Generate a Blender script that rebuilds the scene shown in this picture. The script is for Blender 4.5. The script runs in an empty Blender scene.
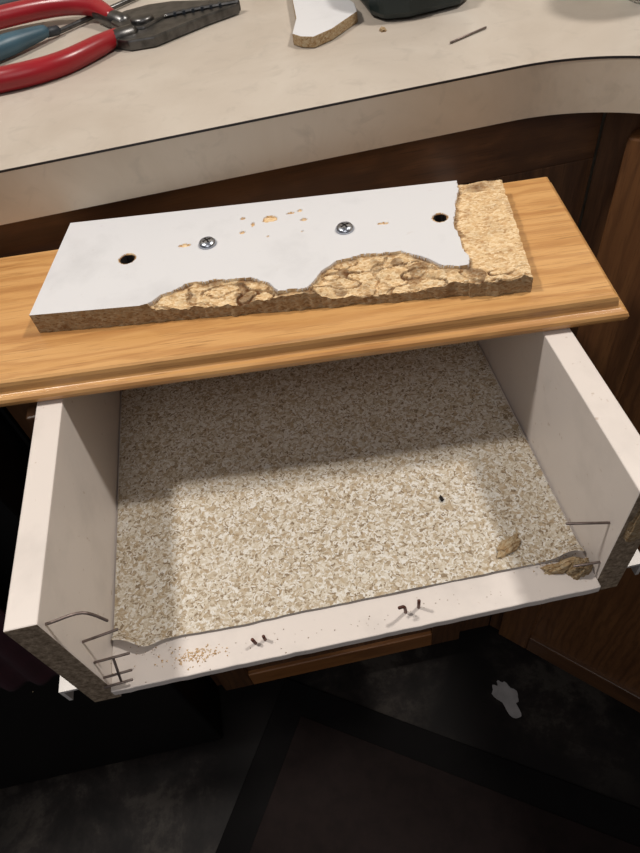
import bpy, bmesh, math, random
from mathutils import Vector, Matrix, noise
random.seed(4)
S = 0.4   # metres per layout unit
scene = bpy.context.scene
scene.view_settings.view_transform = 'Standard'
COL = scene.collection

# ---------------------------------------------------------------- materials
def srgb(r, g, b):
    f = lambda c: (c/255/12.92) if c/255 <= .04045 else ((c/255+.055)/1.055)**2.4
    return (f(r), f(g), f(b), 1)

class NT:
    def __init__(s, name):
        s.m = bpy.data.materials.new(name); s.m.use_nodes = True
        s.t = s.m.node_tree; s.n = s.t.nodes; s.l = s.t.links
        s.b = s.n['Principled BSDF']
        s.tc = s.n.new('ShaderNodeTexCoord')
    def mapping(s, scale=(1, 1, 1), rot=(0, 0, 0), src='Object'):
        mp = s.n.new('ShaderNodeMapping'); mp.inputs['Scale'].default_value = scale
        mp.inputs['Rotation'].default_value = rot
        s.l.new(s.tc.outputs[src], mp.inputs['Vector']); return mp.outputs[0]
    def noise(s, vec, scale, detail=4, rough=.55, dist=0):
        t = s.n.new('ShaderNodeTexNoise'); t.inputs['Scale'].default_value = scale
        t.inputs['Detail'].default_value = detail; t.inputs['Roughness'].default_value = rough
        t.inputs['Distortion'].default_value = dist
        s.l.new(vec, t.inputs['Vector']); return t.outputs['Fac']
    def voro(s, vec, scale, out='Color'):
        t = s.n.new('ShaderNodeTexVoronoi'); t.inputs['Scale'].default_value = scale
        s.l.new(vec, t.inputs['Vector']); return t.outputs[out]
    def ramp(s, fac, stops, interp='LINEAR'):
        r = s.n.new('ShaderNodeValToRGB'); r.color_ramp.interpolation = interp
        e = r.color_ramp.elements
        while len(e) < len(stops): e.new(.5)
        for i, (p, c) in enumerate(stops):
            e[i].position = p; e[i].color = c
        s.l.new(fac, r.inputs[0]); return r.outputs[0]
    def mix(s, a, b, fac, mode='MIX'):
        m = s.n.new('ShaderNodeMix'); m.data_type = 'RGBA'; m.blend_type = mode
        for sock, v in ((m.inputs[0], fac), (m.inputs[6], a), (m.inputs[7], b)):
            if isinstance(v, (float, int, tuple)): sock.default_value = v
            else: s.l.new(v, sock)
        return m.outputs[2]
    def sep(s, col, ch=0):
        r = s.n.new('ShaderNodeSeparateColor'); s.l.new(col, r.inputs[0]); return r.outputs[ch]
    def bump(s, h, strength=.3, dist=.001):
        b = s.n.new('ShaderNodeBump'); b.inputs['Strength'].default_value = strength
        b.inputs['Distance'].default_value = dist
        s.l.new(h, b.inputs['Height']); s.l.new(b.outputs[0], s.b.inputs['Normal'])
    def base(s, c):
        if isinstance(c, tuple): s.b.inputs['Base Color'].default_value = c
        else: s.l.new(c, s.b.inputs['Base Color'])
    def rough(s, v, metal=0, spec=.5):
        s.b.inputs['Roughness'].default_value = v; s.b.inputs['Metallic'].default_value = metal
        s.b.inputs['Specular IOR Level'].default_value = spec
def g(v): return (v, v, v, 1)
def bw(a, b, hi=1): return [(a, g(0)), (b, g(hi))]

def mat_melamine(name, c, dirt=.5):
    t = NT(name); v = t.mapping()
    n = t.noise(v, 18, 5, .6); n2 = t.noise(v, 160, 3)
    f = t.ramp(n, bw(.52, .75))
    col = t.mix(c, tuple(x*.86 for x in c[:3])+(1,), f)
    col = t.mix(col, srgb(150, 120, 90), t.ramp(n2, bw(.68, .74, dirt)))
    t.base(col); t.rough(.42); return t.m
M_WHITE = mat_melamine('white_melamine', srgb(212, 203, 196), .4)
M_PANEL = mat_melamine('white_melamine_panel', srgb(208, 208, 210), .1)

def mat_chip(name, bright=1.0, attr=False):
    t = NT(name)
    vs = t.mapping((1, 2.0, 2.0), (0, 0, .2)); v = t.mapping()
    cell = t.sep(t.voro(vs, 480), 0)
    c = lambda r, g, b: srgb(r*bright, g*bright, b*bright)
    col = t.ramp(cell, [(0, c(178, 142, 100)), (.2, c(202, 168, 124)), (.6, c(216, 188, 146)), (1, c(228, 206, 170))])
    n = t.noise(v, 80, 6, .6)
    col = t.mix(col, c(146, 104, 64), t.ramp(n, bw(.54, .75, .7)))
    if attr:
        a = t.n.new('ShaderNodeAttribute'); a.attribute_name = 'burn'
        mm = t.n.new('ShaderNodeMath'); mm.operation = 'MULTIPLY'; mm.use_clamp = True
        nn = t.ramp(t.noise(v, 60, 3), bw(.35, .6))
        t.l.new(a.outputs['Fac'], mm.inputs[0]); t.l.new(nn, mm.inputs[1])
        col = t.mix(col, srgb(92, 56, 28), mm.outputs[0])
    t.base(col); t.rough(.9, 0, .2)
    t.bump(t.noise(v, 420, 4, .6), .55, .0011); return t.m
M_CHIP = mat_chip('raw_chipboard')
M_CHIPT = mat_chip('torn_chipboard', 1.0, True)
M_CHIPD = mat_chip('aged_chipboard_edge', .66)
M_CHIPE = mat_chip('chipboard_edge', .76)
def mat_endgrain():
    t = NT('grey_brown_board_end'); v = t.mapping()
    col = t.ramp(t.noise(v, 260, 5, .7), [(.35, srgb(96, 82, 66)), (.55, srgb(138, 122, 104)), (.7, srgb(168, 152, 130))])
    t.base(col); t.rough(.9, 0, .2); return t.m
M_END = mat_endgrain()

def mat_oak(name, light, mid, dark, rough=.35, axis='X', scale=1.0, band=.5):
    t = NT(name)
    sc = {'X': (1.6, 22, 22), 'Z': (22, 22, 1.6)}[axis]
    v = t.mapping(tuple(q*scale for q in sc))
    n = t.noise(v, 3.2, 6, .6, .35)
    fine = t.mapping(tuple(q*scale for q in ({'X': (9, 260, 260), 'Z': (260, 260, 9)}[axis])))
    nf = t.noise(fine, 3, 4, .7)
    col = t.ramp(n, [(.25, dark), (.42, mid), (.7, light)])
    col = t.mix(col, tuple(x*.5 for x in dark[:3])+(1,), t.ramp(nf, bw(.54, .72, .8)))
    w = t.n.new('ShaderNodeTexWave'); w.wave_type = 'BANDS'; w.bands_direction = 'Y' if axis == 'X' else 'X'
    w.inputs['Scale'].default_value = 9; w.inputs['Distortion'].default_value = 11
    w.inputs['Detail'].default_value = 4; w.inputs['Detail Scale'].default_value = 1.1; w.inputs['Detail Roughness'].default_value = .65
    t.l.new(t.mapping({'X': (.45, 2.6, 1), 'Z': (2.6, 1.6, .45)}[axis]), w.inputs['Vector'])
    col = t.mix(col, dark, t.ramp(w.outputs['Fac'], [(.0, g(band)), (.45, g(0))]))
    # broad tone drift between boards
    col = t.mix(col, mid, t.ramp(t.noise(t.mapping((1, 4, 1)), 5, 2), bw(.4, .7, .45)))
    t.base(col); t.rough(rough); t.bump(nf, .15, .0005)
    return t.m
M_OAK = mat_oak('honey_oak', srgb(210, 164, 108), srgb(196, 147, 90), srgb(160, 108, 60), .30)
M_OAKD = mat_oak('cabinet_oak', srgb(108, 74, 46), srgb(88, 58, 36), srgb(62, 39, 23), .42, 'Z')
M_OAKDX = mat_oak('cabinet_oak_rail', srgb(112, 76, 46), srgb(92, 60, 36), srgb(64, 40, 23), .42, 'X')
M_OAKDOOR = mat_oak('cabinet_oak_door', srgb(168, 114, 66), srgb(146, 95, 52), srgb(108, 67, 36), .42, 'X')
M_OAKDOORZ = mat_oak('cabinet_oak_door_panel', srgb(128, 86, 50), srgb(108, 70, 41), srgb(80, 50, 28), .42, 'Z')

def mat_liner():
    t = NT('granite_contact_paper')
    v0 = t.mapping()
    nz = t.n.new('ShaderNodeTexNoise'); nz.inputs['Scale'].default_value = 200
    t.l.new(v0, nz.inputs['Vector'])
    v = t.mix(v0, nz.outputs['Color'], .008)
    c1 = t.sep(t.voro(v, 620), 0)
    col = t.ramp(c1, [(0, srgb(134, 116, 92)), (.08, srgb(158, 142, 118)), (.2, srgb(180, 167, 146)),
                      (.40, srgb(194, 184, 166)), (.6, srgb(204, 197, 184)), (.82, srgb(212, 208, 200))], 'CONSTANT')
    c2 = t.sep(t.voro(v, 400), 1)
    col = t.mix(col, srgb(166, 146, 116), t.ramp(c2, [(0, g(.7)), (.15, g(0))], 'CONSTANT'))
    n = t.noise(v0, 560, 3, .6)
    col = t.mix(col, srgb(92, 78, 62), t.ramp(n, bw(.61, .69, .85)))
    t.base(col); t.rough(.55, 0, .35); return t.m
M_LINER = mat_liner()

def mat_laminate(name, a, b, c):
    t = NT(name); v = t.mapping()
    n = t.noise(v, 9, 7, .62, .6); n2 = t.noise(v, 45, 4, .6, .8)
    col = t.ramp(n, [(.3, a), (.52, b), (.75, c)])
    col = t.mix(col, tuple(x*.78 for x in b[:3])+(1,), t.ramp(n2, bw(.55, .8, .8)))
    t.base(col); t.rough(.4); return t.m
M_LAM = mat_laminate('counter_laminate', srgb(174, 163, 150), srgb(184, 174, 162), srgb(193, 185, 174))
M_LIP = mat_laminate('counter_edge_laminate', srgb(202, 186, 165), srgb(212, 197, 177), srgb(220, 207, 190))

def mat_plain(name, c, rough=.5, metal=0, spec=.5, var=.15, sc=30):
    t = NT(name); n = t.noise(t.mapping(), sc, 4)
    col = t.mix(c, tuple(x*(1-var*2) for x in c[:3])+(1,), t.ramp(n, bw(.4, .7)))
    t.base(col); t.rough(rough, metal, spec); return t.m
M_BLACK = mat_plain('black_seam', srgb(40, 34, 34), .6)
M_APPL = mat_plain('black_appliance', srgb(12, 10, 10), .5, 0, .3)
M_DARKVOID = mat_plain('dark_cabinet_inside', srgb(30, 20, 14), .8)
M_RED = mat_plain('red_vinyl_grip', srgb(146, 22, 32), .3, 0, .5, .08)
M_STEEL = mat_plain('dark_steel', srgb(104, 103, 102), .35, 1, .5, .25, 120)
M_SCREW = mat_plain('zinc_screw', srgb(190, 195, 205), .25, 1, .5, .1, 200)
M_TEAL = mat_plain('teal_handle', srgb(58, 90, 106), .4)
M_NAVY = mat_plain('dark_rubber', srgb(36, 42, 50), .5)
M_CASE = mat_plain('dark_green_plastic', srgb(24, 36, 36), .45)
M_RUST = mat_plain('rusty_nail', srgb(104, 62, 50), .5, .5, .5, .3, 300)
M_WIRE = mat_plain('staple_wire', srgb(126, 112, 106), .4, .6, .5, .2, 300)
M_HOLE = mat_plain('hole_dark', srgb(24, 16, 12), .9)
M_SLIDE = mat_plain('white_slide_metal', srgb(205, 200, 196), .4, .1)
M_MATI = mat_plain('mat_brown', srgb(34, 24, 22), .8, 0, .2, .15, 40)
M_MATB = mat_plain('mat_black', srgb(13, 10, 10), .8, 0, .2)
M_TOWEL = mat_plain('maroon_towel', srgb(54, 18, 28), .9)
M_REFLECT = mat_plain('reflection_grey', srgb(180, 176, 174), .6)  # pale tone painted for the floor's white reflection
M_GLASS = mat_plain('clear_glass', srgb(225, 230, 230), .08)
M_GLASS.node_tree.nodes['Principled BSDF'].inputs['Transmission Weight'].default_value = .9
M_WALL = mat_plain('painted_wall', srgb(190, 180, 165), .8)

def mat_floor():
    t = NT('worn_dark_vinyl'); v = t.mapping()
    n = t.noise(v, 7, 10, .7, .2); n2 = t.noise(v, 3.0, 3, .5)
    col = t.ramp(n, [(.40, srgb(24, 19, 17)), (.5, srgb(42, 36, 33)), (.58, srgb(70, 64, 58)), (.7, srgb(56, 50, 45))])
    col = t.mix(srgb(18, 14, 13), col, t.ramp(n2, bw(.38, .58)))
    t.base(col); t.rough(.55, 0, .25); return t.m
M_FLOOR = mat_floor()

# ---------------------------------------------------------------- helpers (layout units -> metres)
def obj(name, verts, faces, mats, parent=None, smooth=False, fm=None, loc=(0, 0, 0), rz=0):
    me = bpy.data.meshes.new(name)
    me.from_pydata([(x*S, y*S, z*S) for x, y, z in verts], [], faces)
    for m in (mats if isinstance(mats, list) else [mats]): me.materials.append(m)
    if fm:
        for p, i in zip(me.polygons, fm): p.material_index = i
    bm = bmesh.new(); bm.from_mesh(me); bmesh.ops.recalc_face_normals(bm, faces=bm.faces); bm.to_mesh(me); bm.free()
    if smooth:
        for p in me.polygons: p.use_smooth = True
    o = bpy.data.objects.new(name, me); COL.objects.link(o)
    o.location = Vector(loc)*S; o.rotation_euler = (0, 0, rz)
    if parent: o.parent = parent
    return o
def empty(name, loc=(0, 0, 0), rz=0):
    e = bpy.data.objects.new(name, None); COL.objects.link(e); e.empty_display_size = .02
    e.location = Vector(loc)*S; e.rotation_euler = (0, 0, rz); return e
def keeper(e):
    """returns fn that parents an object to e while keeping its world place"""
    inv = Matrix.Translation(-Vector(e.location))
    def k(o): o.parent = e; o.matrix_parent_inverse = inv; return o
    return k
def bevel(o, w, seg=2):
    b = o.modifiers.new('b', 'BEVEL'); b.width = w*S; b.segments = seg; b.limit_method = 'ANGLE'; b.angle_limit = math.radians(40)
    return o
def box(name, x0, x1, y0, y1, z0, z1, mat, parent=None, bv=.003, fm=None, **k):
    v = [(x, y, z) for z in (z0, z1) for y in (y0, y1) for x in (x0, x1)]
    f = [(0, 2, 3, 1), (4, 5, 7, 6), (0, 1, 5, 4), (2, 6, 7, 3), (0, 4, 6, 2), (1, 3, 7, 5)]
    o = obj(name, v, f, mat, parent, fm=fm, **k)
    if bv: bevel(o, bv)
    return o
def prism(name, pts, z0, z1, mat, parent=None, bv=0, fm_top=None, **k):
    n = len(pts)
    v = [(x, y, z0) for x, y in pts]+[(x, y, z1) for x, y in pts]
    f = [tuple(range(n))[::-1], tuple(range(n, 2*n))]+[(i, (i+1) % n, n+(i+1) % n, n+i) for i in range(n)]
    fm = None
    if fm_top: fm = [0, 0]+[1]*n
    o = obj(name, v, f, mat, parent, fm=fm, **k)
    if bv: bevel(o, bv)
    return o
def tube(name, pts, radii, mat, parent=None, seg=14, flat=1.0, **k):
    P = [Vector(p) for p in pts]; R = list(radii) if hasattr(radii, '__len__') else [radii]*len(P)
    Q = []; RR = []
    if len(P) > 2:
        for i in range(len(P)-1):
            p0 = P[max(i-1, 0)]; p1 = P[i]; p2 = P[i+1]; p3 = P[min(i+2, len(P)-1)]
            for j in range(6):
                t = j/6
                Q.append(.5*((2*p1)+(-p0+p2)*t+(2*p0-5*p1+4*p2-p3)*t*t+(-p0+3*p1-3*p2+p3)*t**3))
                RR.append(R[i]*(1-t)+R[i+1]*t)
        Q.append(P[-1]); RR.append(R[-1])
    else: Q, RR = P, R
    d0 = (Q[1]-Q[0]).normalized(); d1 = (Q[-1]-Q[-2]).normalized()
    Q = [Q[0]-d0*RR[0]*.5]+Q+[Q[-1]+d1*RR[-1]*.5]; RR = [RR[0]*.55]+RR+[RR[-1]*.55]
    v = []; f = []
    for i, q in enumerate(Q):
        d = (Q[min(i+1, len(Q)-1)]-Q[max(i-1, 0)]).normalized()
        up = Vector((0, 0, 1)) if abs(d.z) < .95 else Vector((0, 1, 0))
        a = d.cross(up).normalized(); b = a.cross(d)
        for s in range(seg):
            th = 2*math.pi*s/seg
            p = q+a*math.cos(th)*RR[i]+b*math.sin(th)*RR[i]*flat
            v.append(tuple(p))
    for i in range(len(Q)-1):
        for s in range(seg):
            f.append((i*seg+s, i*seg+(s+1) % seg, (i+1)*seg+(s+1) % seg, (i+1)*seg+s))
    f.append(tuple(range(seg))[::-1]); f.append(tuple((len(Q)-1)*seg+s for s in range(seg)))
    return obj(name, v, f, mat, parent, smooth=True, **k)
def lathe(name, prof, c, mat, parent=None, seg=32):
    v = []; f = []
    for r, z in prof:
        for s in range(seg):
            t = 2*math.pi*s/seg; v.append((c[0]+r*math.cos(t), c[1]+r*math.sin(t), c[2]+z))
    for i in range(len(prof)-1):
        for s in range(seg): f.append((i*seg+s, i*seg+(s+1) % seg, (i+1)*seg+(s+1) % seg, (i+1)*seg+s))
    f.append(tuple(range(seg))[::-1]); f.append(tuple((len(prof)-1)*seg+s for s in range(seg)))
    return obj(name, v, f, mat, parent, smooth=True)
def lerp_tab(tab, x):
    if x <= tab[0][0]: return tab[0][1]
    for (a, b), (c, d) in zip(tab, tab[1:]):
        if x <= c: return b+(d-b)*(x-a)/(c-a)
    return tab[-1][1]
def N(x, y, z=0, s=1): return noise.noise(Vector((x*s, y*s, z*s)))

# ---------------------------------------------------------------- camera
X = Vector((0.9777, 0.2091, -0.0236)); Y = Vector((-0.1756, 0.7487, -0.6393)); Z = Vector((-0.1159, 0.6288, 0.7689))
M = Matrix((X, Y, Z)).to_4x4()
cam = bpy.data.objects.new('camera', bpy.data.cameras.new('camera')); COL.objects.link(cam)
cam.data.sensor_fit = 'VERTICAL'; cam.data.sensor_height = 36; cam.data.lens = 637/853*36
cam.data.clip_start = .01
q = M.to_quaternion(); cam.rotation_mode = 'QUATERNION'; cam.rotation_quaternion = q
cam.location = (0, 0, 1.0*S)
scene.camera = cam

# ---------------------------------------------------------------- drawer box
XL, XR, TH = -.388, .412, .045
YF, YB = .395, 1.62
dr = empty('drawer_box', (0, 1.0, 0)); kdr = keeper(dr)
def side(name, x0, x1):
    pr = [(YF, -.050), (YF, .255), (1.10, .255), (1.16, .205), (YB, .205), (YB, -.050)]
    v = [(x, y, z) for x in (x0, x1) for y, z in pr]; n = len(pr)
    f = [tuple(range(n)), tuple(range(n, 2*n))[::-1]]+[(i, (i+1) % n, n+(i+1) % n, n+i) for i in range(n)]
    o = obj(name, v, f, [M_WHITE, M_END], fm=[0, 0, 1]+[0]*(n-1)); bevel(o, .002); return kdr(o)
side('side_l', XL-TH, XL); side('side_r', XR, XR+TH)
kdr(box('back', XL, XR, YB-TH, YB, -.050, .205, M_WHITE, bv=.002))
pts = []
for i in range(60):
    x = XL+(XR-XL)*i/59
    pts.append((x, .384-.008*(x)+.0012*N(x, 0, 1, 40)))
pts += [(XR, YB-TH), (XL, YB-TH)]
kdr(prism('bottom', pts, -.018, 0, [M_WHITE, M_WHITE], fm_top=True, bv=.002))
for sx, n in ((-1, 'l'), (1, 'r')):
    xo = XL-TH if sx < 0 else XR+TH
    prof = [(0, .012), (sx*.034, .012), (sx*.034, -.03), (sx*.028, -.03), (sx*.028, .006), (0, .006)]
    v = [(xo+a, y, z) for y in (.400, YB) for a, z in prof]; k = len(prof)
    f = [tuple(range(k)), tuple(range(k, 2*k))[::-1]]+[(i, (i+1) % k, k+(i+1) % k, k+i) for i in range(k)]
    kdr(obj('slide_'+n, v, f, M_SLIDE))

def wire(name, pts, r=.0022, m=M_WIRE): return kdr(tube(name, pts, r, m, seg=8))
wire('staple_1', [(XL-.005, .405, .232), (XL+.008, .405, .234), (XL+.05, .408, .236), (XL+.072, .405, .205)])
wire('staple_2', [(XL-.005, .425, .115), (XL+.055, .43, .122)])
wire('staple_3', [(XL-.005, .41, .070), (XL+.055, .412, .072)])
wire('staple_4', [(XL-.005, .40, .030), (XL+.045, .402, .032)])
wire('staple_5', [(XL-.005, .392, .012), (XL+.04, .394, .014)])
wire('staple_6', [(XL+.03, .411, .071), (XL+.022, .396, .014)])
wire('staple_7', [(XR+.005, .42, .135), (XR-.062, .432, .14)])
wire('staple_8', [(XR+.005, .405, .04), (XR-.04, .41, .035)])
wire('nail_1', [(-.150, .415, -.01), (-.152, .412, .022)], .0028, M_RUST)
wire('nail_2', [(-.135, .418, -.01), (-.134, .414, .020)], .0028, M_RUST)
wire('nail_3', [(.098, .412, -.01), (.094, .405, .034), (.085, .403, .040)], .0028, M_RUST)
wire('nail_4', [(.120, .415, -.01), (.119, .409, .036)], .0028, M_RUST)

def lump(name, c, sx, sy, sz, mat, seed=0, parent=None, rz=0):
    bm = bmesh.new(); bmesh.ops.create_icosphere(bm, subdivisions=4, radius=1)
    v = []
    for q in bm.verts:
        p = q.co.copy(); r = 1+.45*N(p.x*1.7+seed, p.y*1.7, p.z*1.7)+.2*N(p.x*5, p.y*5+seed, p.z*5)
        p *= r; z = max(p.z, -.25)
        v.append((p.x*sx, p.y*sy, (z+.25)*sz))
    f = [tuple(x.index for x in fc.verts) for fc in bm.faces]; bm.free()
    return obj(name, v, f, mat, parent, loc=c, rz=rz)
kdr(lump('torn_corner', (.368, .426, -.003), .040, .009, .015, M_CHIPE, 3, rz=.05))
kdr(lump('torn_corner_b', (.390, .416, -.003), .018, .013, .026, M_CHIPD, 7, rz=.3))
kdr(lump('torn_rim', (XR+.022, .396, .13), .016, .008, .085, M_CHIPD, 12))

# ---------------------------------------------------------------- liner
nx, ny = 90, 90
v = []; f = []
for j in range(ny+1):
    for i in range(nx+1):
        u = i/nx; w = j/ny
        x = XL+.004+(XR-XL-.008)*u
        yf = .452-.012*u+.003*N(x, 3, 0, 9)+.0012*N(x, 3, 0, 40)
        yf += .014*math.exp(-((u-.0)/.05)**2)-.012*math.exp(-((u-.07)/.03)**2)
        y = yf+(YB-TH-.004-yf)*w**1.6
        z = .003
        e = math.exp(-((y-yf)/.014)**2)
        z += e*(.014*math.exp(-((u-.05)/.06)**2)+.02*math.exp(-((u-.97)/.03)**2)+.002*(1+N(x, 1, 0, 14)))
        z += .0012*(1+N(x, y, 0, 8))
        v.append((x, y, z))
for j in range(ny):
    for i in range(nx):
        a = j*(nx+1)+i; f.append((a, a+1, a+nx+2, a+nx+1))
kdr(obj('contact_paper_liner', v, f, M_LINER, smooth=True))

def crumbs(name, cx, cy, cz, sx, sy, n, mat, smin=.0015, smax=.004, seed=1, rot=0):
    rnd = random.Random(seed); v = []; f = []
    for _ in range(n):
        a = rnd.gauss(0, sx); b = rnd.gauss(0, sy)
        x = cx+a*math.cos(rot)-b*math.sin(rot); y = max(.388, cy+a*math.sin(rot)+b*math.cos(rot))
        s = rnd.uniform(smin, smax); k = len(v); t = rnd.random()*6
        for q in range(3):
            v.append((x+s*math.cos(t+q*2.1)*rnd.uniform(.6, 1.4), y+s*math.sin(t+q*2.1), cz))
        v.append((x, y, cz+s*.8))
        f += [(k, k+2, k+1), (k, k+1, k+3), (k+1, k+2, k+3), (k+2, k, k+3)]
    return obj(name, v, f, mat)
crumbs('sawdust_crumbs', -.25, .415, .0005, .022, .006, 170, M_CHIP, .0008, .0024, seed=2)
crumbs('sawdust_crumbs.001', .35, .445, .009, .03, .010, 80, M_CHIPE, .0008, .0024, seed=3)
crumbs('sawdust_crumbs.002', .0, .41, .0005, .22, .010, 55, M_CHIPD, .0006, .0014, seed=5)
crumbs('sawdust_crumbs.003', -.33, .435, .006, .03, .012, 30, M_CHIPE, .0008, .002, seed=8)
lump('chipboard_flake', (.295, .482, .006), .024, .012, .006, M_CHIPE, 5, rz=.5)
lump('chipboard_flake.001', (.215, .60, .006), .003, .006, .003, M_HOLE, 2)

# ---------------------------------------------------------------- oak drawer front, lying on the box
def stacked(name, L, D, loops, mat, loc, rz, parent=None):
    v = []; f = []
    for z, i in loops:
        v += [(-L+i, i, z), (-i, i, z), (-i, D-i, z), (-L+i, D-i, z)]
    for k in range(len(loops)-1):
        for s in range(4): f.append((k*4+s, k*4+(s+1) % 4, k*4+4+(s+1) % 4, k*4+4+s))
    f.append((3, 2, 1, 0)); n = (len(loops)-1)*4; f.append((n, n+1, n+2, n+3))
    return obj(name, v, f, mat, parent, loc=loc, rz=rz)
front = stacked('oak_drawer_front', 1.2, .405,
    [(.0, .010), (.003, .004), (.008, .001), (.014, .0), (.019, .002), (.0215, .006), (.0225, .0125), (.026, .0145), (.036, .016), (.042, .018), (.0450, .022), (.0455, .026)],
    M_OAK, (.545, .696, .2565), math.atan2(-.099, .9951))
bevel(front, .0010, 2)

# ---------------------------------------------------------------- broken subfront panel
U0 = (-.419, .922); uz = math.atan2(-.185, .983)
bite = [(.0, -.01), (.195, -.01), (.205, .0), (.225, .022), (.265, .046), (.32, .052), (.378, .0495), (.41, .03), (.4285, .006), (.478, .008),
        (.50, .045), (.524, .072), (.57, .083), (.634, .083), (.67, .062), (.7034, .031), (.744, .031)]
endt = [(-.01, .746), (.03, .744), (.1, .738), (.146, .732), (.2, .742), (.27, .755), (.29, .757)]
holes = [(.145, .137, .0125), (.711, .171, .0105)]
chips = [(.249, .161, .013, .005), (.610, .170, .012, .0028), (.351, .230, .005, .004), (.354, .185, .005, .005), (.403, .219, .016, .011),
         (.440, .232, .009, .003), (.459, .238, .005, .004), (.467, .207, .007, .005), (.465, .170, .002, .002), (.403, .164, .003, .002), (.372, .208, .003, .010)]
Lp, Dp, T = .838, .275, .040
NU, NV = 440, 150
def panel():
    v = []; f = []; fm = []; burn = []
    msk = []
    for j in range(NV+1):
        for i in range(NU+1):
            u = Lp*i/NU; w = j/NV
            D = Dp+.012*u/Lp
            fr = .0
            if u > .195: fr = .002+.004*N(u, 0, 0, 30)+.003*N(u, 5, 0, 90)
            if u > .74: fr -= .004
            vv = fr+(D-fr)*w
            uu = u
            if i == NU: uu += .003*N(vv, 2, 0, 60)
            jg = .0045*N(u, vv, 0, 45)+.002*N(u, vv, 7, 130)
            b = lerp_tab(bite, u)+(jg if u > .2 else -.01)
            e = lerp_tab(endt, vv)+jg*1.3
            db = b-vv; de = u-e
            d = max(db if u > .19 else -1, de)
            torn = d > 0
            z = T; bn = 0
            if torn:
                rough = .0044*N(u, vv, 1, 48)+.0024*N(u*.5, vv, 4, 120)+.0010*N(u, vv, 9, 300)
                drop = .005+min(.016, max(0, db)*.24 if db > de else .004)
                z = T-drop+rough
                z = min(z, T-.0005)
                bn = max(0, 1-d/.009)*.9
                if N(u, vv, 3, 28) > .22: bn = max(bn, .7)
                if db > 0 and abs(N(u*1.0, vv*2.2, 11, 22)) < .06 and db > .006: bn = 1.0; z -= .003
                if de > 0 and db <= 0 and d > .012: bn *= .15
                if de > 0 and vv > D-.030: bn = max(bn, .85*(.5+N(u, vv, 2, 50)))
            for hu, hv, hr in holes:
                rr = math.hypot(u-hu, vv-hv)
                if rr < hr: z = T-.025; torn = 2
                elif rr < hr+.0035: z = T-.0015; torn = True; bn = .9
            for cu, cv, ca, cb in chips:
                if ((u-cu)/ca)**2+((vv-cv)/cb)**2+.5*N(u, vv, 0, 130) < .8: z = T-.003; torn = True
            v.append((uu, vv, z)); burn.append(bn); msk.append(int(torn))
    W = NU+1
    for j in range(NV):
        for i in range(NU):
            q = (j*W+i, j*W+i+1, (j+1)*W+i+1, (j+1)*W+i); f.append(q)
            m = max(msk[k] for k in q); s = sum(1 for k in q if msk[k])
            fm.append(2 if m == 2 else (1 if s >= 2 else 0))
    def side(idx, mid):
        base = len(v)
        n = len(idx)
        for r in (1, 2, 3):
            for k in idx:
                x, y, z = v[k]
                off = .0025*N(x, y, r*3, 70) if mid == 1 else 0
                v.append((x+(off if mid == 1 and len(idx) == NV+1 else 0), y+(off if len(idx) == NU+1 else 0), z*(1-r/3)))
                burn.append(.35 if mid == 1 else 0)
        rows = [idx]+[list(range(base+r*n, base+(r+1)*n)) for r in range(3)]
        for r in range(3):
            for k in range(n-1):
                f.append((rows[r][k], rows[r+1][k], rows[r+1][k+1], rows[r][k+1])); fm.append(3 if mid == 1 else mid)
    side(list(range(W)), 1)
    side([j*W+NU for j in range(NV+1)], 1)
    side([NV*W+i for i in range(W)][::-1], 0)
    side([j*W for j in range(NV+1)][::-1], 0)
    me = bpy.data.meshes.new('panel_board')
    me.from_pydata([(x*S, y*S, z*S) for x, y, z in v], [], f)
    for m in (M_PANEL, M_CHIPT, M_HOLE, M_CHIPE): me.materials.append(m)
    for p, i in zip(me.polygons, fm): p.material_index = i
    at = me.attributes.new('burn', 'FLOAT', 'POINT')
    for i, b in enumerate(burn): at.data[i].value = b
    o = bpy.data.objects.new('panel_board', me); COL.objects.link(o); return o
pe = empty('broken_drawer_panel', (U0[0], U0[1], .3025), uz)
po = panel(); po.parent = pe
for k, (a, b) in enumerate([(.292, .158), (.542, .163)]):
    lathe('screw_%d' % (k+1), [(.0165, .0), (.0165, .003), (.013, .0075), (.006, .009), (.0, .0092)], (a, b, T), M_SCREW, pe, 28)
    for r in (0.6, 0.6+math.pi/2):
        c, s = math.cos(r), math.sin(r)
        pt = [(-.008, -.0014), (.008, -.0014), (.008, .0014), (-.008, .0014)]
        prism('slot_%d' % (k+1), [(a+x*c-y*s, b+x*s+y*c) for x, y in pt], T+.006, T+.0094, M_HOLE, pe)

# ---------------------------------------------------------------- countertop
CT, CB = .463, .360
yf = 1.205; x0, R = .53, .42
edge = [(-2.4, yf), (x0, yf)]
for i in range(1, 25):
    t = math.radians(45*i/24); edge.append((x0+R*math.sin(t), yf-R+R*math.cos(t)))
ex, ey = edge[-1]; edge += [(1.75, ey-(1.75-ex)), (1.75, -.8)]
poly = edge+[(3.3, -.8), (3.3, 2.9), (-2.4, 2.9)]
ctr = empty('countertop', (0, 2, CB)); kct = keeper(ctr)
kct(prism('slab', poly, CB, CT, [M_LAM, M_LIP], fm_top=True))
def offs(pl, d):
    out = []
    for i, p in enumerate(pl):
        a = Vector(pl[max(i-1, 0)]); b = Vector(pl[min(i+1, len(pl)-1)]); t = (b-a).normalized(); n = Vector((t.y, -t.x))
        out.append((p[0]+n.x*d, p[1]+n.y*d))
    return out
seam = offs(edge, .0010)+offs(edge, -.0010)[::-1]
kct(prism('edge_seam', seam, CT-.0035, CT+.0003, M_BLACK))

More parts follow.
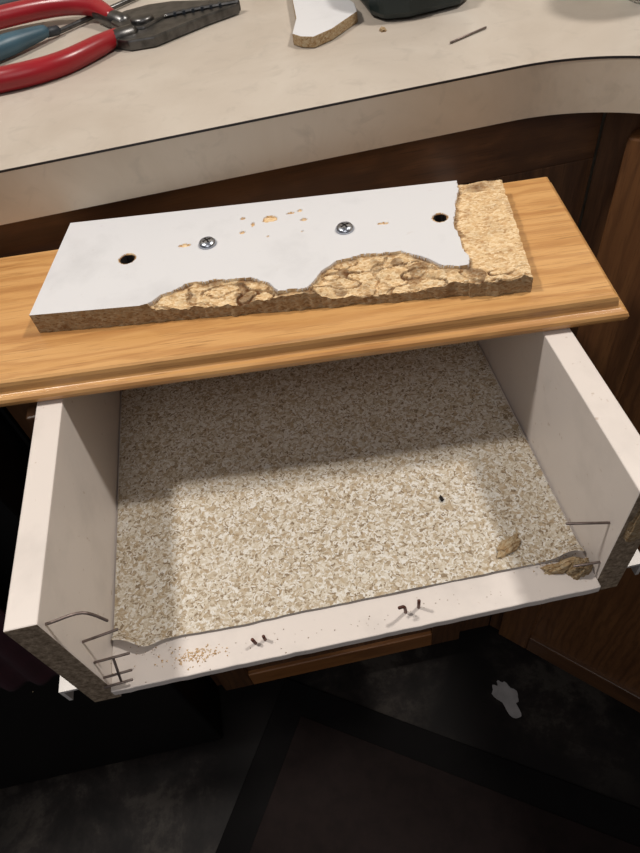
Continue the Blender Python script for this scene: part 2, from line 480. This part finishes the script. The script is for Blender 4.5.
# ---------------------------------------------------------------- cabinets
FY = 1.240; ZB = -2.44; ZF = -2.65
cab = empty('base_cabinet', (0, 1.8, ZF)); kp = keeper(cab)
DX = .75
kp(box('top_rail', -.75, DX, FY, FY+.05, .220, CB, M_OAKDX, bv=.002))
kp(box('stile_l', -.75, -.475, FY, FY+.05, ZB, .220, M_OAKD, bv=.002))
kp(box('stile_r', .500, DX, FY, FY+.05, ZB, .220, M_OAKD, bv=.002))
kp(box('mid_rail', -.475, .500, FY, FY+.05, -.20, -.09, M_OAKDX, bv=.002))
kp(box('bottom_rail', -.475, .500, FY, FY+.05, ZB, ZB+.12, M_OAKDX, bv=.002))
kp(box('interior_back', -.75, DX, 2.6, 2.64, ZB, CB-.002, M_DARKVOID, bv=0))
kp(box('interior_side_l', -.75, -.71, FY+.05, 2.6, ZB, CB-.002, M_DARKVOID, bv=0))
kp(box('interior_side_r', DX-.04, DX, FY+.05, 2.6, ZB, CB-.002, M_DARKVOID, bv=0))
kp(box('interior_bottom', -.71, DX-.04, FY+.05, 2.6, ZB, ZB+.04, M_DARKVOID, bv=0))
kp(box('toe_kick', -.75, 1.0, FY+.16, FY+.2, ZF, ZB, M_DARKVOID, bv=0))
def door(name, w, zb, zt, loc, rz, fn, mx=M_OAKDX, mz=None):
    mz = mz or M_OAKD
    rw = .15
    for o in (box(name+'_stile_a', 0, rw, -.045, 0, zb, zt, mz, bv=.006, loc=loc, rz=rz),
              box(name+'_stile_b', w-rw, w, -.045, 0, zb, zt, mz, bv=.006, loc=loc, rz=rz),
              box(name+'_rail_a', rw, w-rw, -.045, 0, zb, zb+rw, mx, bv=.006, loc=loc, rz=rz),
              box(name+'_rail_b', rw, w-rw, -.045, 0, zt-rw, zt, mx, bv=.006, loc=loc, rz=rz),
              box(name+'_panel', rw-.01, w-rw+.01, -.022, -.008, zb+rw-.01, zt-rw+.01, mz, bv=0, loc=loc, rz=rz)): fn(o)
door('lower_door', 1.27, ZB+.02, -.16, (-.70, FY, 0), 0, kp, M_OAKDOOR)
cc = empty('corner_cabinet', (1.2, 1.2, ZF)); kc = keeper(cc)
L = 1.45
kc(box('face_frame', 0, L, 0, .05, ZB, CB-.002, M_OAKD, bv=.002, loc=(DX+.005, FY, 0), rz=-math.pi/4))
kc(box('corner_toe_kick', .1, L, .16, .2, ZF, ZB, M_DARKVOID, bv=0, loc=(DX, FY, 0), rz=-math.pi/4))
door('corner_door', 1.2, ZB+.06, .30, (DX+.05, FY-.045, 0), -math.pi/4, kc, M_OAKDX, M_OAKDOORZ)

dw = empty('oven_range', (-1.4, 1.6, ZF)); kd = keeper(dw)
DF = 1.02
kd(box('body', -2.3, -.77, FY+.02, 2.7, ZF+.2, CB-.004, M_APPL, bv=.01))
kd(box('door_face', -2.28, -.78, DF, FY+.02, ZF+.02, .05, M_APPL, bv=.01))
kd(box('control_strip', -2.28, -.78, FY-.02, FY+.02, .07, CB-.02, M_APPL, bv=.01))
kd(tube('handle', [(-2.1, DF-.07, -.30), (-.90, DF-.07, -.30)], .02, M_APPL))
kd(box('handle_post', -2.08, -2.04, DF-.07, DF, -.32, -.28, M_APPL, bv=.003))
kd(box('handle_post_b', -.93, -.90, DF-.07, DF, -.32, -.28, M_APPL, bv=.003))
v = []; f = []
for j in range(41):
    for i in range(31):
        x = -1.38+.43*i/30; s = j/40
        if s < .12: a = s/.12*math.pi; y = DF-.07+.028*math.cos(a); z = -.30+.028*math.sin(a)
        else: y = DF-.098-.006*math.sin(s*3); z = -.30-(s-.12)*.95
        y -= .012*math.sin(i*.9)*min(1, s*1.5)
        v.append((x+.02*math.sin(s*4), y, z))
for j in range(40):
    for i in range(30):
        a = j*31+i; f.append((a, a+1, a+32, a+31))
tw = kd(obj('dish_towel', v, f, M_TOWEL, smooth=True))
sm = tw.modifiers.new('s', 'SOLIDIFY'); sm.thickness = .003

# ---------------------------------------------------------------- room
box('floor', -4, 4.2, -3, 3.1, ZF-.1, ZF, M_FLOOR, bv=0)
box('wall_back', -4, 4.2, 2.95, 3.1, ZF, 4.2, M_WALL, bv=0)
box('wall_right', 3.35, 3.5, -3, 2.95, ZF, 4.2, M_WALL, bv=0)
ma = math.atan2(-.52, .85)
mt = empty('floor_mat', (-.40, 1.27, ZF), ma)
box('mat_border', 0, 3.0, -1.9, 0, .001, .018, M_MATB, mt, bv=.004)
box('mat_field', .16, 2.84, -1.74, -.16, .018, .024, M_MATI, mt, bv=.002)
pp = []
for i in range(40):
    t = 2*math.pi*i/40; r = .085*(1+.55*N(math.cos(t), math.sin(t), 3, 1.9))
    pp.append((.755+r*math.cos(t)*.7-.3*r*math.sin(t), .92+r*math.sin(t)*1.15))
prism('floor_reflection', pp, ZF+.001, ZF+.004, M_REFLECT)  # white floor reflection modelled as a thin pale patch

# ---------------------------------------------------------------- tools on the counter
pl = empty('needle_nose_pliers', (-.18, 1.77, CT)); kpl = keeper(pl)
z0 = CT
jawA = [(-.255, 1.80), (-.225, 1.86), (-.16, 1.875), (-.10, 1.865), (-.02, 1.825), (.06, 1.785), (.062, 1.775), (-.06, 1.780), (-.12, 1.775), (-.17, 1.72), (-.22, 1.73)]
jawB = [(-.25, 1.70), (-.21, 1.665), (-.15, 1.66), (-.10, 1.69), (-.02, 1.735), (.055, 1.768), (.058, 1.775), (-.06, 1.772), (-.12, 1.765), (-.15, 1.80), (-.20, 1.82), (-.24, 1.77)]
kpl(prism('jaw_a', jawA, z0+.004, z0+.030, M_STEEL, bv=.006))
kpl(prism('jaw_b', jawB, z0+.002, z0+.024, M_STEEL, bv=.006))
kpl(lathe('pivot', [(.028, 0), (.028, .008), (.022, .012), (0, .0125)], (-.175, 1.765, z0+.028), M_STEEL, None, 24))
for i in range(6):
    xx = -.10+.022*i
    kpl(box('tooth_%d' % i, xx, xx+.006, 1.768, 1.781, z0+.024, z0+.0315, M_NAVY, bv=0))
kpl(tube('tang_a', [(-.22, 1.80, z0+.018), (-.29, 1.90, z0+.025)], [.022, .018], M_STEEL))
kpl(tube('tang_b', [(-.20, 1.72, z0+.018), (-.27, 1.70, z0+.02)], [.022, .018], M_STEEL))
kpl(tube('grip_a', [(-.25, 1.84, z0+.026), (-.30, 1.915, z0+.036), (-.40, 1.965, z0+.04), (-.56, 1.97, z0+.036), (-.80, 1.93, z0+.03)], [.016, .022, .024, .025, .022], M_RED))
kpl(tube('grip_b', [(-.235, 1.72, z0+.022), (-.28, 1.675, z0+.022), (-.36, 1.61, z0+.022), (-.46, 1.58, z0+.024), (-.60, 1.59, z0+.024), (-.80, 1.65, z0+.024)], [.016, .022, .024, .025, .025, .023], M_RED))
sd = empty('screwdriver', (-.5, 1.8, CT)); ks = keeper(sd)
ks(tube('handle', [(-.70, 1.66, z0+.026), (-.60, 1.72, z0+.026), (-.50, 1.79, z0+.026), (-.42, 1.85, z0+.022)], [.022, .025, .025, .014], M_TEAL, seg=8))
ks(tube('collar', [(-.42, 1.85, z0+.018), (-.395, 1.868, z0+.014)], .011, M_NAVY))
ks(tube('shaft', [(-.40, 1.865, z0+.010), (-.05, 2.15, z0+.008)], .006, M_STEEL))
wr = empty('wire_stripper', (-.6, 2.15, CT)); kw = keeper(wr)
kw(tube('grip_a', [(-.95, 2.08, z0+.024), (-.70, 2.10, z0+.024), (-.52, 2.12, z0+.024), (-.36, 2.15, z0+.024)], .021, M_NAVY))
kw(tube('grip_b', [(-.95, 2.36, z0+.024), (-.70, 2.30, z0+.024), (-.52, 2.24, z0+.024), (-.36, 2.20, z0+.024)], .021, M_TEAL))
kw(prism('head', [(-.38, 2.14), (-.38, 2.21), (-.28, 2.23), (-.14, 2.21), (-.14, 2.19), (-.28, 2.15)], z0+.008, z0+.03, M_STEEL, bv=.004))

cpoly = [(.150, 1.515), (.165, 1.49), (.19, 1.475), (.235, 1.50), (.305, 1.57), (.31, 1.62), (.27, 1.86), (.195, 1.86), (.182, 1.72), (.172, 1.60)]
prism('melamine_offcut', cpoly, z0+.001, z0+.024, [M_PANEL, M_CHIPE], fm_top=True, bv=.002)
lump('chipboard_chunk', (.135, 1.90, z0), .035, .04, .03, M_CHIPE, 6)
lump('chipboard_chunk.001', (.345, 1.50, z0), .006, .010, .005, M_CHIPE, 7)
tcs = empty('tool_case', (.43, 1.75, CT)); kt = keeper(tcs)
kt(prism('case_base', [(.335, 1.58), (.355, 1.535), (.41, 1.52), (.53, 1.535), (.565, 1.57), (.60, 2.0), (.32, 2.0)], z0+.004, z0+.075, M_CASE, bv=.014))
kt(prism('case_lid', [(.33, 1.595), (.355, 1.55), (.41, 1.535), (.53, 1.55), (.57, 1.59), (.605, 2.0), (.315, 2.0)], z0+.08, z0+.16, M_CASE, bv=.014))
kt(box('latch', .43, .49, 1.513, 1.54, z0+.045, z0+.11, M_NAVY, bv=.004))
kt(prism('case_seam', [(.338, 1.60), (.357, 1.555), (.41, 1.54), (.53, 1.552), (.562, 1.59), (.59, 1.98), (.33, 1.98)], z0+.074, z0+.081, M_BLACK))
tube('brad_nail', [(.452, 1.362, z0+.003), (.54, 1.402, z0+.003)], .0022, M_WIRE, seg=8)
lathe('drinking_glass', [(.0, 0.001), (.070, .001), (.078, .01), (.092, .30), (.087, .30), (.073, .02), (.0, .018)], (.915, 1.40, z0), M_GLASS)

# ---------------------------------------------------------------- lights
def area(name, loc, tgt, size, power, col):
    l = bpy.data.lights.new(name, 'AREA'); l.shape = 'DISK'; l.size = size*S; l.energy = power; l.color = col
    o = bpy.data.objects.new(name, l); COL.objects.link(o); o.location = Vector(loc)*S
    o.rotation_euler = (Vector(tgt)-Vector(loc)).to_track_quat('-Z', 'Y').to_euler(); return o
area('ceiling_lamp_left', (-2.0, 1.20, 3.8), (0, .9, 0), .36, 15.5, (1, .94, .87))
area('ceiling_lamp_right', (2.2, 1.20, 3.8), (0, .9, 0), .36, 15.5, (1, .94, .87))
area('room_bounce', (-.5, -2.5, 4.0), (0, .9, 0), 3.0, 6.5, (1, .96, .94))
w = bpy.data.worlds.new('world'); scene.world = w; w.use_nodes = True
w.node_tree.nodes['Background'].inputs[0].default_value = (.95, .94, 1, 1)
w.node_tree.nodes['Background'].inputs[1].default_value = .12
